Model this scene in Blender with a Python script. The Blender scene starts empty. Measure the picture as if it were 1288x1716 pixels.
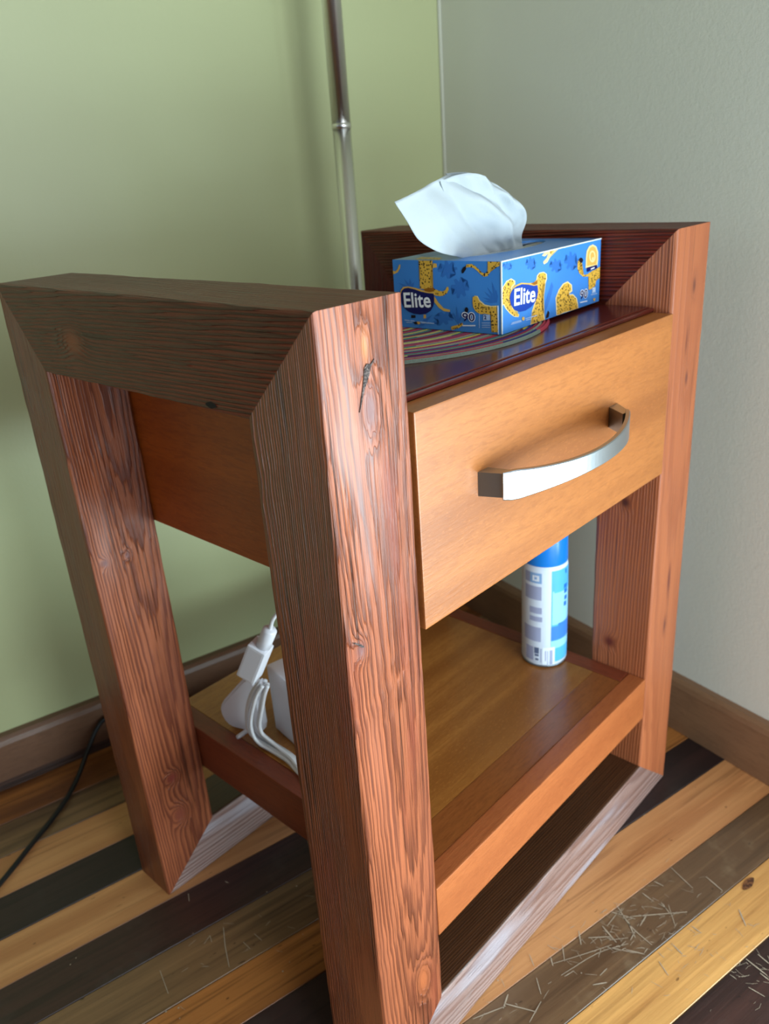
import bpy, bmesh, math, random
from mathutils import Vector, Matrix, noise
random.seed(7)
SC = bpy.context.scene
C = SC.collection

# ------------------------------------------------------------------ camera
TH = 0.2294522                        # the table stands turned by this angle in the room
RZ = Matrix.Rotation(TH, 4, 'Z')
cm = Matrix(((0.6770, 0.3303, -0.6577), (-0.7329, 0.2200, -0.6438), (-0.0680, 0.9179, 0.3910)))
cam = bpy.data.cameras.new('camera')
camo = bpy.data.objects.new('camera', cam); C.objects.link(camo)
loc = RZ @ Vector((-0.26932, -0.30300, 0.68225))
camo.matrix_world = Matrix.Translation(loc) @ RZ @ cm.to_quaternion().to_matrix().to_4x4()
cam.sensor_fit = 'VERTICAL'; cam.lens = 6.86; cam.sensor_height = 6.86*1716/1349.68
cam.clip_start = 0.01
cam.dof.use_dof = True; cam.dof.focus_distance = 0.52; cam.dof.aperture_fstop = 2.4
SC.camera = camo

# ------------------------------------------------------------------ world, window and fill light, exposure
SC.view_settings.view_transform = 'Standard'; SC.view_settings.look = 'None'
SC.view_settings.exposure = 0.08; SC.view_settings.gamma = 1.0; SC.view_settings.use_curve_mapping = False
w = bpy.data.worlds.new('world'); SC.world = w; w.use_nodes = True
w.node_tree.nodes['Background'].inputs[0].default_value = (0.75, 0.87, 1.0, 1)
w.node_tree.nodes['Background'].inputs[1].default_value = 1.0
RX0, RX1, RY0, RY1, RH = -2.6, 0.5597, -1.0, 0.6057, 2.45     # room
# openings: wall, a0, a1, z0, z1 ; a glass door in front of the table (sky above; the low light there is an added fill) and a window at left
WIN = [('front', -0.70, 0.52, 0.03, 1.95), ('left', -0.7, 0.2, 0.9, 2.1), ('right', -0.97, -0.33, 0.03, 1.95)]
SKYC = (0.88, 0.95, 1.0)
for side, a0, a1, z0, z1, pw, colr, tilt in (('right', -0.96, -0.34, 0.06, 0.50, 16, (0.72, 0.92, 1.0), 8), ('front', -0.12, 0.50, 0.06, 0.42, 11, (0.74, 0.93, 1.0), 8), ('front', -0.15, 0.50, 0.45, 1.93, 8.5, SKYC, 0), ('left', -0.7, 0.2, 0.9, 2.1, 0.6, SKYC, 0)):  # the low front lamp is an unseen fill, added to brighten the walls
    li = bpy.data.lights.new('daylight_and_fill', 'AREA'); li.shape = 'RECTANGLE'
    li.size = a1-a0; li.size_y = z1-z0; li.energy = pw; li.color = colr
    lo = bpy.data.objects.new('daylight_and_fill', li); C.objects.link(lo)
    if side == 'front':
        lo.location = ((a0+a1)/2, RY0-0.05, (z0+z1)/2); lo.rotation_euler = (math.pi/2+math.radians(tilt), 0, 0)
    elif side == 'right':
        lo.location = (RX1+0.05, (a0+a1)/2, (z0+z1)/2); lo.rotation_euler = (math.pi/2+math.radians(tilt), 0, math.pi/2)
    else:
        lo.location = (RX0-0.04, (a0+a1)/2, (z0+z1)/2); lo.rotation_euler = (math.pi/2, 0, -math.pi/2)

# ------------------------------------------------------------------ node helpers
class V:
    """a node socket with arithmetic"""
    def __init__(s, nt, sock): s.nt, s.s = nt, sock
    def _m(s, op, *a, clamp=False):
        n = s.nt.nodes.new('ShaderNodeMath'); n.operation = op; n.use_clamp = clamp
        for i, x in enumerate((s,)+a):
            if isinstance(x, V): s.nt.links.new(x.s, n.inputs[i])
            else: n.inputs[i].default_value = x
        return V(s.nt, n.outputs[0])
    def __add__(s, o): return s._m('ADD', o)
    def __sub__(s, o): return s._m('SUBTRACT', o)
    def __mul__(s, o): return s._m('MULTIPLY', o)
    def __truediv__(s, o): return s._m('DIVIDE', o)
    def f(s, op, *a): return s._m(op, *a)
    def step(s, a, b, lo=0.0, hi=1.0):
        n = s.nt.nodes.new('ShaderNodeMapRange'); n.interpolation_type = 'SMOOTHSTEP'
        s.nt.links.new(s.s, n.inputs[0])
        for i, x in zip((1, 2, 3, 4), (a, b, lo, hi)): n.inputs[i].default_value = x
        return V(s.nt, n.outputs[0])
class M:
    def __init__(m, name, rough=0.5, metal=0.0, spec=0.5):
        m.mat = bpy.data.materials.new(name); m.mat.use_nodes = True; m.nt = m.mat.node_tree
        m.b = m.nt.nodes['Principled BSDF']
        m.b.inputs['Roughness'].default_value = rough; m.b.inputs['Metallic'].default_value = metal
        m.b.inputs['Specular IOR Level'].default_value = spec
    def n(m, t, **k):
        x = m.nt.nodes.new(t)
        for a, v in k.items(): setattr(x, a, v)
        return x
    def obj(m): return V(m.nt, m.n('ShaderNodeTexCoord').outputs['Object'])
    def rand(m): return V(m.nt, m.n('ShaderNodeObjectInfo').outputs['Random'])
    def xyz(m, v):
        n = m.n('ShaderNodeSeparateXYZ'); m.nt.links.new(v.s, n.inputs[0]); return [V(m.nt, o) for o in n.outputs]
    def comb(m, x, y, z):
        n = m.n('ShaderNodeCombineXYZ')
        for i, a in enumerate((x, y, z)):
            if isinstance(a, V): m.nt.links.new(a.s, n.inputs[i])
            else: n.inputs[i].default_value = a
        return V(m.nt, n.outputs[0])
    def noise(m, vec, scale=1.0, detail=2.0, rough=0.5, off=None):
        n = m.n('ShaderNodeTexNoise'); m.nt.links.new(vec.s, n.inputs['Vector'])
        n.inputs['Scale'].default_value = scale; n.inputs['Detail'].default_value = detail; n.inputs['Roughness'].default_value = rough
        return V(m.nt, n.outputs['Fac'])
    def mix(m, fac, a, b):
        n = m.n('ShaderNodeMix', data_type='RGBA')
        for i, x in ((0, fac), (6, a), (7, b)):
            if isinstance(x, V): m.nt.links.new(x.s, n.inputs[i])
            elif i == 0: n.inputs[0].default_value = x
            else: n.inputs[i].default_value = (*x, 1)
        return V(m.nt, n.outputs[2])
    def col(m, c):
        if isinstance(c, V): m.nt.links.new(c.s, m.b.inputs['Base Color'])
        else: m.b.inputs['Base Color'].default_value = (*c, 1)
        return m
    def rough(m, v): m.nt.links.new(v.s, m.b.inputs['Roughness']); return m
    def bump(m, h, dist=0.001, strength=1.0):
        n = m.n('ShaderNodeBump'); n.inputs['Distance'].default_value = dist; n.inputs['Strength'].default_value = strength
        m.nt.links.new(h.s, n.inputs['Height']); m.nt.links.new(n.outputs[0], m.b.inputs['Normal']); return m
def lin(r, g, b):
    return tuple(((c/255)/12.92 if c <= 10 else ((c/255+0.055)/1.055)**2.4) for c in (r, g, b))

def wood(name, light, dark, period=0.004, pith=(-0.05, -0.06), tilt=(0.0, 0.0), warp=0.006, ridge=0.0012, rough=0.42,
         fibre=0.35, knots=(), spec=0.5, wscale=7.0, smooth=None, blotch=None, groove=0.5, jit=1.0):
    """brushed softwood: growth rings round a pith that runs along local X, bent by noise and by knots"""
    m = M(name, rough, 0, spec); P = m.obj(); x, y, z = m.xyz(P); r0 = m.rand()
    wv = m.comb(x*wscale*0.35 + r0*37.0, y*wscale*2.0, z*wscale*2.0)
    n1 = m.noise(wv, 1.0, 0.6) - 0.5
    wv2 = m.comb(x*wscale*0.5 + r0*11.0 + 5.0, y*wscale*3 + 3.0, z*wscale*3)
    n2 = m.noise(wv2, 1.0, 0.4) - 0.5
    yy = y - pith[0] + n1*(warp*2) + x*tilt[0]; zz = z - pith[1] + n2*(warp*2) + x*tilt[1]
    r = (yy*yy + zz*zz).f('SQRT')
    kmask = None; kcols = []
    for (kx, ky, kz, R, el, kc) in knots:
        d = ((x-kx)/el)*((x-kx)/el) + (y-ky)*(y-ky) + (z-kz)*(z-kz)
        g = (d/(-R*R)).f('EXPONENT')
        r = r + g*(R*0.6)
        kcols.append(((d/(-R*R*0.45)).f('EXPONENT'), kc))
    t = r/period + (m.noise(m.comb(x*5.0 + r0*13.0, y*420.0, z*420.0), 1.0, 1.0)-0.5)*jit
    sw = t.f('FRACT')
    late = sw.step(0.25, 0.8)*sw.step(1.0, 0.88)
    for g, kc in kcols: late = late*(g*(-0.95)+1.0)
    fv = m.comb(x*9.0 + r0*9.0, y*1500.0, z*1500.0)
    fb = m.noise(fv, 1.0, 2.0, 0.6)
    gv = m.noise(m.comb(x*7.0 + r0*21.0, y*330.0, z*330.0), 1.0, 1.0).step(0.60, 0.70)*m.noise(m.comb(x*4.0+r0, y*30.0, z*30.0), 1.0, 1.0).step(0.40, 0.55)
    big = m.noise(m.comb(x*3.0 + r0*5, y*22.0, z*22.0), 1.0, 3.0)
    c = m.mix(big.step(0.3, 0.7), light, tuple(a*0.62+b*0.38 for a, b in zip(light, dark)))
    c = m.mix(late*0.85, c, dark)
    c = m.mix((fb.step(0.45, 0.75))*fibre, c, tuple(k*0.6 for k in dark))
    c = m.mix(gv*groove, c, tuple(k*0.35 for k in dark))
    if blotch: c = m.mix(m.noise(m.comb(x*6+2, y*30, z*30), 1.0, 2.0).step(0.55, 0.72)*0.6, c, blotch)
    for g, kc in kcols: c = m.mix(g.f('MINIMUM', 0.9), c, kc)
    m.col(c)
    h = late*1.0 + fb*(0.3+fibre) - gv*(1.3*groove)
    for g, kc in kcols: h = h*(g*(-0.8)+1.0)
    if smooth: h = h*m.noise(m.comb(x*5.0+r0*3, y*25.0, z*25.0), 1.0, 2.0).step(0.35, 0.6)
    m.bump(h, ridge)
    m.rough((late*-0.05 + fb*0.12 + (rough-0.03)))
    return m.mat
def veneer(name, light, dark, rough=0.4, axis='x', bump=0.0002, spec=0.5, stripe=0.5):
    m = M(name, rough, 0, spec); x, y, z = m.xyz(m.obj())
    n = m.noise(m.comb(x*1.3, y*26, z*26), 1.0, 3.0); n2 = m.noise(m.comb(x*60, y*420, z*420), 1.0, 2.0, 0.6)
    n3 = m.noise(m.comb(x*260, y*700, z*700), 1.0, 2.0)
    c = m.mix(n.step(0.32, 0.68)*stripe, light, dark)
    c = m.mix(n2.step(0.42, 0.7)*0.45, c, dark)
    m.col(m.mix(n3.step(0.55, 0.75)*0.25, c, tuple(min(1, k*1.35) for k in light)))
    m.bump(n2, bump)
    return m.mat
def plain(name, c, rough=0.5, metal=0.0, spec=0.5): return M(name, rough, metal, spec).col(c).mat

# ------------------------------------------------------------------ object helpers
def tag(o, label=None, cat=None, group=None, kind=None):
    for k, v in (('label', label), ('category', cat), ('group', group), ('kind', kind)):
        if v: o[k] = v
    return o
def mesh_obj(name, bm, mat=None, parent=None, smooth=False):
    bmesh.ops.recalc_face_normals(bm, faces=bm.faces[:]) if bm.faces else None
    me = bpy.data.meshes.new(name); bm.to_mesh(me); bm.free()
    for mt in (mat if isinstance(mat, (list, tuple)) else [mat]):
        if mt: me.materials.append(mt)
    if smooth:
        for p in me.polygons: p.use_smooth = True
    o = bpy.data.objects.new(name, me); C.objects.link(o)
    if parent: o.parent = parent
    return o
def empty(name, loc=(0, 0, 0), rz=0.0):
    o = bpy.data.objects.new(name, None); C.objects.link(o); o.empty_display_size = 0.05
    o.location = loc; o.rotation_euler = (0, 0, rz); return o
def box_bm(x0, x1, y0, y1, z0, z1, bev=0.0, seg=1, bm=None):
    b = bmesh.new()
    v = [b.verts.new((x, y, z)) for x in (x0, x1) for y in (y0, y1) for z in (z0, z1)]
    for f in ((0, 1, 3, 2), (4, 6, 7, 5), (0, 4, 5, 1), (2, 3, 7, 6), (0, 2, 6, 4), (1, 5, 7, 3)): b.faces.new([v[i] for i in f])
    if bev: bmesh.ops.bevel(b, geom=b.edges[:], offset=bev, segments=seg, affect='EDGES', profile=0.7)
    if bm is None: return b
    me = bpy.data.meshes.new('t'); b.to_mesh(me); b.free(); bm.from_mesh(me); bpy.data.meshes.remove(me); return bm
def cen_box(name, x0, x1, y0, y1, z0, z1, mat, parent, bev=0.001, seg=2, rot=None, offset=(0, 0, 0)):
    """a box whose own origin is its centre (so that its grain is its own)"""
    c = Vector(((x0+x1)/2, (y0+y1)/2, (z0+z1)/2)); d = (x1-x0)/2, (y1-y0)/2, (z1-z0)/2
    if rot == 'y': d = (d[1], d[0], d[2])
    if rot == 'z': d = (d[2], d[1], d[0])
    o = mesh_obj(name, box_bm(-d[0], d[0], -d[1], d[1], -d[2], d[2], bev, seg), mat, parent)
    o.location = c
    if rot == 'y': o.rotation_euler = (0, 0, math.pi/2)
    if rot == 'z': o.rotation_euler = (0, -math.pi/2, 0)
    return o
def tube_bm(pts, r, n=10, bm=None, taper=None, caps=True):
    bm = bm or bmesh.new(); P = [Vector(p) for p in pts]; rings = []; up = Vector((0.013, 0.021, 1)); prev = None
    for i, p in enumerate(P):
        t = (P[min(i+1, len(P)-1)] - P[max(i-1, 0)]).normalized()
        if prev is None:
            a = t.cross(up)
            if a.length < 1e-3: a = t.cross(Vector((1, 0, 0)))
            a.normalize()
        else: a = (prev - t*prev.dot(t)).normalized()
        prev = a; b = t.cross(a); rr = taper(i/(len(P)-1)) if taper else r
        rings.append([bm.verts.new(p + a*math.cos(2*math.pi*k/n)*rr + b*math.sin(2*math.pi*k/n)*rr) for k in range(n)])
    for A, B in zip(rings, rings[1:]):
        for k in range(n): bm.faces.new((A[k], A[(k+1) % n], B[(k+1) % n], B[k]))
    if caps: bm.faces.new(rings[0][::-1]); bm.faces.new(rings[-1])
    return bm
def spline(pts, n=8):
    P = [Vector(p) for p in pts]; P = [P[0]*2-P[1]] + P + [P[-1]*2-P[-2]]; out = []
    for i in range(1, len(P)-2):
        for k in range(n):
            t = k/n; a, b, c, d = P[i-1:i+3]
            out.append(0.5*((2*b)+(c-a)*t+(2*a-5*b+4*c-d)*t*t+(3*b-a-3*c+d)*t**3))
    return out + [P[-2]]
def lathe_bm(prof, n=48, bm=None):
    bm = bm or bmesh.new(); rings = []
    for r, z in prof:
        rings.append([bm.verts.new((max(r, 1e-5)*math.cos(2*math.pi*k/n), max(r, 1e-5)*math.sin(2*math.pi*k/n), z)) for k in range(n)])
    for A, B in zip(rings, rings[1:]):
        for k in range(n): bm.faces.new((A[k], A[(k+1) % n], B[(k+1) % n], B[k]))
    bm.faces.new(rings[0][::-1]); bm.faces.new(rings[-1]); return bm
def room(x, y, z=0.0):
    v = RZ @ Vector((x, y, z)); return (v.x, v.y, v.z)

# ------------------------------------------------------------------ setting: walls, ceiling, floor
def wall_mat(name, c, tex, rough):
    m = M(name, rough, 0, 0.5); P = m.obj()
    n = m.noise(P, 260.0, 3.0, 0.6); n2 = m.noise(P, 3.0, 2.0)
    m.col(m.mix(n2.step(0.3, 0.7)*0.10, c, tuple(k*0.86 for k in c))); m.bump(n, tex); return m.mat
green = wall_mat('green_wall_paint', lin(182, 186, 140), 0.00012, 0.36)
grey = wall_mat('grey_wall_paint', lin(224, 224, 212), 0.0003, 0.45)
white_paint = wall_mat('ceiling_paint', lin(170, 164, 146), 0.0005, 0.7)
T = 0.06
def wall(name, bm, mat): return tag(mesh_obj(name, bm, mat), kind='structure')
def holed(a0, a1, z0, z1, lo, hi, put):
    bm = bmesh.new()
    for (p, q, r, s) in ((lo, a0, 0, RH), (a1, hi, 0, RH), (a0, a1, 0, z0), (a0, a1, z1, RH)): put(bm, p, q, r, s)
    return bm
wall('wall_back', box_bm(RX0-T, RX1+T, RY1, RY1+T, 0, RH), green)
_, a0, a1, z0, z1 = WIN[2]
wall('wall_right', holed(a0, a1, z0, z1, RY0-T, RY1-0.0005, lambda bm, p, q, r, s: box_bm(RX1, RX1+T, p, q, r, s, bm=bm)), grey)
_, a0, a1, z0, z1 = WIN[0]
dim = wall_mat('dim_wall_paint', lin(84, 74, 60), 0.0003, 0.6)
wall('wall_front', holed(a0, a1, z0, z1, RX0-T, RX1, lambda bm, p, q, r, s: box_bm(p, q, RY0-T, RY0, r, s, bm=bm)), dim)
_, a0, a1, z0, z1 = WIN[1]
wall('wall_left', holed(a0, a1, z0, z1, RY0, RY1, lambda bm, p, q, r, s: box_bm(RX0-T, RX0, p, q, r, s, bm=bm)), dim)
wall('ceiling', box_bm(RX0-T, RX1+T, RY0-T, RY1+T, RH, RH+T), white_paint)
m = M('corner_filler', 0.6); m.col(lin(196, 196, 176))
tag(mesh_obj('trim_1', tube_bm([(RX1-0.001, RY1-0.001, 0.074), (RX1-0.001, RY1-0.001, 1.2), (RX1-0.001, RY1-0.001, RH)], 0.0028, 8), m.mat, smooth=True), kind='structure')

# floor boards, each its own plank
fl = tag(mesh_obj('floor', box_bm(RX0-T, RX1+T, RY0-T, RY1+T, -0.06, -0.0125), plain('subfloor', lin(30, 24, 20), 0.9)), kind='structure')
def board(name, light, dark, rough, streak=0.5, rings=0.5, spk=None):
    m = M(name, rough, 0, 0.5); x, y, z = m.xyz(m.obj()); r = m.rand()
    n1 = m.noise(m.comb(x*2.2 + r*41, y*26 + r*13, 0.0), 1.0, 3.0, 0.55); n2 = m.noise(m.comb(x*9 + r*17, y*240, z*30), 1.0, 3.0, 0.65)
    n3 = m.noise(m.comb(x*55 + r*7, y*160, 0.0), 1.0, 2.0, 0.5)
    c = m.mix(n1.step(0.38, 0.62)*min(1, streak*1.5), light, dark)
    n4 = m.noise(m.comb(x*4 + r*23, y*110 + r*5, 0.0), 1.0, 2.0, 0.6); c = m.mix(n4.step(0.56, 0.66)*0.45, c, tuple(k*0.55 for k in dark)); c = m.mix(n4.step(0.42, 0.32)*0.35, c, tuple(min(1, k*1.35) for k in light)); c = m.mix(n2.step(0.48, 0.72)*rings, c, dark)
    c = m.mix(n3.step(0.70, 0.76)*0.75, c, tuple(k*0.35 for k in dark))
    w = m.noise(m.comb(x*14+r*3, y*14, 0.0), 1.0, 4.0, 0.7)
    if spk: c = m.mix(w.step(0.52, 0.7)*0.45, c, spk)
    m.col(c); m.bump(n2, 0.00025); m.rough(w*0.22+(rough-0.11)); return m.mat
tan = board('tan_board', lin(202, 144, 92), lin(166, 104, 60), 0.38, 0.4, 0.3)
orange = board('orange_board', lin(176, 112, 56), lin(100, 56, 28), 0.36, 0.6, 0.5)
brown = board('brown_board', lin(128, 96, 64), lin(74, 52, 36), 0.36, 0.6, 0.45)
greyb = board('greyish_board', lin(122, 94, 66), lin(92, 68, 48), 0.34, 0.5, 0.4, lin(142, 120, 92))
dark = board('dark_board', lin(64, 38, 32), lin(38, 23, 21), 0.42, 0.5, 0.5, lin(74, 60, 54))
gold = board('pale_board', lin(214, 160, 92), lin(176, 118, 62), 0.38, 0.35, 0.35)
black = board('black_board', lin(50, 31, 29), lin(33, 22, 22), 0.46, 0.5, 0.4, lin(56, 46, 42))
SEAMS = [-0.148, -0.0875, -0.0345, 0.0185, 0.083, 0.134, 0.187, 0.2465, 0.303, 0.3605, 0.417, 0.476, 0.531, 0.605]
BM = [dark, gold, greyb, tan, black, orange, brown, dark, tan, black, tan, brown, orange]
y = SEAMS[0]; pal = [tan, dark, brown, orange, greyb, black, gold]; k = 0
rows = [(a, b, mt) for a, b, mt in zip(SEAMS, SEAMS[1:], BM)]
while y > RY0:
    b2 = max(y-random.uniform(0.05, 0.062), RY0-0.001); rows.append((b2, y, pal[k % 7])); y = b2; k += random.choice((1, 3, 5))
for i, (ya, yb, mt) in enumerate(rows):
    cuts = [RX0]
    if i >= len(BM): cuts.append(random.uniform(-2.0, -0.6))
    else: cuts.append(-1.1 - 0.13*((i*5) % 7))
    cuts.append(RX1)
    for xa, xb in zip(cuts, cuts[1:]):
        dz = random.uniform(-0.0004, 0.0003)
        o = cen_box('plank', xa+0.0004, xb-0.0004, ya+0.0003, yb-0.0003, -0.0125, dz, mt, fl, 0.0005, 1)
# scratches and specks on the boards
SCR = [[(0.1853, -0.0005), (0.2282, -0.0048), (0.2581, -0.0151)], [(0.1878, 0.0123), (0.217, 0.0022), (0.2451, -0.0067)], [(0.2397, -0.0058), (0.2564, -0.0261)], [(0.2334, 0.0116), (0.2518, -0.0008)], [(0.2536, 0.0124), (0.2504, -0.0077)], [(0.2827, 0.0205), (0.2747, -0.0038), (0.2743, -0.029)], [(0.283, 0.0032), (0.3298, -0.0259)], [(0.2728, 0.0177), (0.2844, -0.0013)], [(0.2975, -0.0046), (0.2817, -0.0091)], [(0.3223, -0.0099), (0.308, -0.0291)], [(0.3136, 0.0144), (0.3141, 0.0033)], [(0.3617, 0.0181), (0.3573, -0.0121)], [(0.3796, -0.0109), (0.3775, -0.0313)], [(0.1774, 0.0323), (0.1724, 0.0209)], [(0.1912, 0.0187), (0.1861, 0.0106)], [(0.2087, 0.0209), (0.198, 0.0075)], [(0.232, 0.0223), (0.2226, 0.0104)], [(0.1871, -0.0031), (0.1979, -0.0043)], [(0.2011, -0.0239), (0.2127, -0.0298)], [(0.2129, -0.0214), (0.2233, -0.0205)], [(0.0955, 0.016), (0.126, 0.0077)], [(0.1267, 0.01), (0.1436, -0.0121)], [(0.1322, -0.0154), (0.1536, -0.0076)], [(0.166, 0.0111), (0.1582, -0.0028)], [(0.135, 0.0146), (0.1229, 0.0074)], [(0.2743, 0.0132), (0.2571, 0.0097)], [(0.277, 0.0011), (0.2682, -0.0149)], [(0.3191, -0.004), (0.3152, -0.0181)], [(0.2742, -0.0099), (0.2627, -0.0139)], [(0.3342, 0.0167), (0.3369, 0.0073)], [(0.3295, -0.089), (0.3297, -0.1096)], [(0.342, -0.0926), (0.3414, -0.104)], [(0.3269, -0.1046), (0.327, -0.1132)], [(0.3069, -0.1064), (0.3102, -0.1198)], [(0.3708, -0.054), (0.3599, -0.0688)], [(0.2658, -0.0438), (0.2611, -0.0578)], [(0.2897, -0.0406), (0.2884, -0.0519)], [(0.3202, -0.0384), (0.3206, -0.0485)], [(0.2516, -0.0179), (0.2614, -0.0314)], [(0.2472, -0.0021), (0.263, -0.0109)]]
scr = bmesh.new()
def stroke(pts, w, z):
    P = [Vector((p[0], p[1], z)) for p in pts]; L, R_ = [], []
    for i, p in enumerate(P):
        t = (P[min(i+1, len(P)-1)]-P[max(i-1, 0)]); t.normalize(); n = Vector((-t.y, t.x, 0))*w*(0.3 if i in (0, len(P)-1) else random.uniform(0.35, 0.6))
        L.append(scr.verts.new(p+n)); R_.append(scr.verts.new(p-n))
    for i in range(len(P)-1): scr.faces.new((L[i], R_[i], R_[i+1], L[i+1]))
ZS = 0.0005
for s in SCR: stroke([v for v in spline([Vector((*q, 0)) for q in s], 3)], random.uniform(0.0006, 0.0012), ZS)
CL = [(0.289, -0.008, 0.032, 0.018, 70), (0.235, 0.001, 0.028, 0.015, 35), (0.31, -0.055, 0.045, 0.022, 46), (0.33, -0.105, 0.016, 0.01, 22), (0.125, 0.004, 0.02, 0.012, 8), (-0.05, 0.215, 0.05, 0.02, 14)]
for cx, cy, sx, sy, n in CL:
    for i in range(n):
        px, py = random.gauss(cx, sx), random.gauss(cy, sy); a = random.choice((-0.3, 0.2, -1.0, 1.5, 2.2))+random.gauss(0, 0.25); l = random.uniform(0.002, 0.011)
        stroke([(px-math.cos(a)*l/2, py-math.sin(a)*l/2), (px+random.gauss(0, .0004), py+random.gauss(0, .0004)), (px+math.cos(a)*l/2, py+math.sin(a)*l/2)], random.uniform(0.00025, 0.0006), ZS)
for s in [[(-0.0419, 0.2364), (-0.0491, 0.216), (-0.0554, 0.1919)], [(-0.1101, 0.2289), (-0.112, 0.2011)], [(-0.0204, 0.2105), (-0.0178, 0.1992)], [(-0.0331, 0.2085), (-0.031, 0.1977)], [(-0.0648, 0.2303), (-0.0565, 0.2356)], [(-0.0565, 0.2356), (-0.0581, 0.2275)], [(-0.055, 0.297), (-0.0579, 0.2874)], [(-0.0174, 0.2882), (-0.0151, 0.2837)]]: stroke(s, 0.0009, ZS)
for s in [(-0.0693, 0.2482), (-0.0166, 0.2857), (0.0178, 0.1805), (-0.0069, 0.1617), (-0.0166, 0.157), (-0.1093, 0.1821), (-0.1198, 0.1855), (-0.0811, 0.3133)] + [(random.uniform(-0.2, 0.4), random.uniform(-0.1, 0.3)) for i in range(26)]:
    r = random.uniform(0.0004, 0.0009); scr.faces.new([scr.verts.new((s[0]+math.cos(q)*r, s[1]+math.sin(q)*r, ZS+0.0001)) for q in (0, 1, 2, 3, 4, 5)])
tag(mesh_obj('scratches', scr, plain('bare_scratched_wood', lin(176, 160, 138), 0.6), fl), 'pale scuffs and scratches in the varnish', kind='stuff')

bm = bmesh.new(); cx, cy = 0.4048, -0.0415
bm.faces.new([bm.verts.new((cx+0.0085*math.cos(q)*(1+0.25*math.cos(2*q)), cy+0.0040*math.sin(q)+0.0012*math.cos(q), 0.0006)) for q in [i*math.pi/8 for i in range(16)]])
m = M('board_knot', 0.4); n = m.noise(m.obj(), 330, 3.0); m.col(m.mix(n.step(.4, .6), lin(70, 40, 26), lin(128, 82, 48)))
tag(mesh_obj('board_knot', bm, m.mat, fl), 'dark knot in the pale board')
# baseboards
base_b = veneer('baseboard_brown', lin(116, 82, 60), lin(92, 64, 46), 0.4)
base_r = veneer('baseboard_tan', lin(142, 106, 78), lin(116, 84, 60), 0.42)
base_d = wood('baseboard_worn_dark', lin(78, 50, 36), lin(50, 32, 25), 0.006, (0.02, -0.05), ridge=0.0008, rough=0.6, fibre=0.5)
def baseboard(name, pts_profile, x0, x1, mat, place):
    bm = bmesh.new(); A = [bm.verts.new((x0, *q)) for q in pts_profile]; B = [bm.verts.new((x1, *q)) for q in pts_profile]; n = len(A)
    for i in range(n): bm.faces.new((A[i], A[(i+1) % n], B[(i+1) % n], B[i]))
    bm.faces.new(A); bm.faces.new(B[::-1]); o = tag(mesh_obj(name, bm, mat), kind='structure'); o.matrix_world = place; return o
h = 0.0731
prof = [(0, 0.0005), (-0.0155, 0.0005), (-0.0155, h-0.009), (-0.0135, h-0.003), (-0.009, h), (0, h)]
ob = baseboard('baseboard_back', [(-0.0, 0.0145), (-0.0153, 0.0145), (-0.0153, h-0.010), (-0.0138, h-0.004), (-0.010, h), (0, h)], -1.6, 1.58, base_b, Matrix.Translation(((RX0+RX1)/2, RY1, 0)) )
ob2 = mesh_obj('lower_strip', box_bm(-1.58, 1.56, -0.0140, 0, 0.0005, 0.0145, 0.002, 2), base_d, ob); tag(ob2, 'darker worn lower edge')
baseboard('baseboard_right', prof, -0.24, 0.67, base_r, Matrix.Translation((RX1, 0.35, 0)) @ Matrix.Rotation(-math.pi/2, 4, 'Z'))

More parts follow.
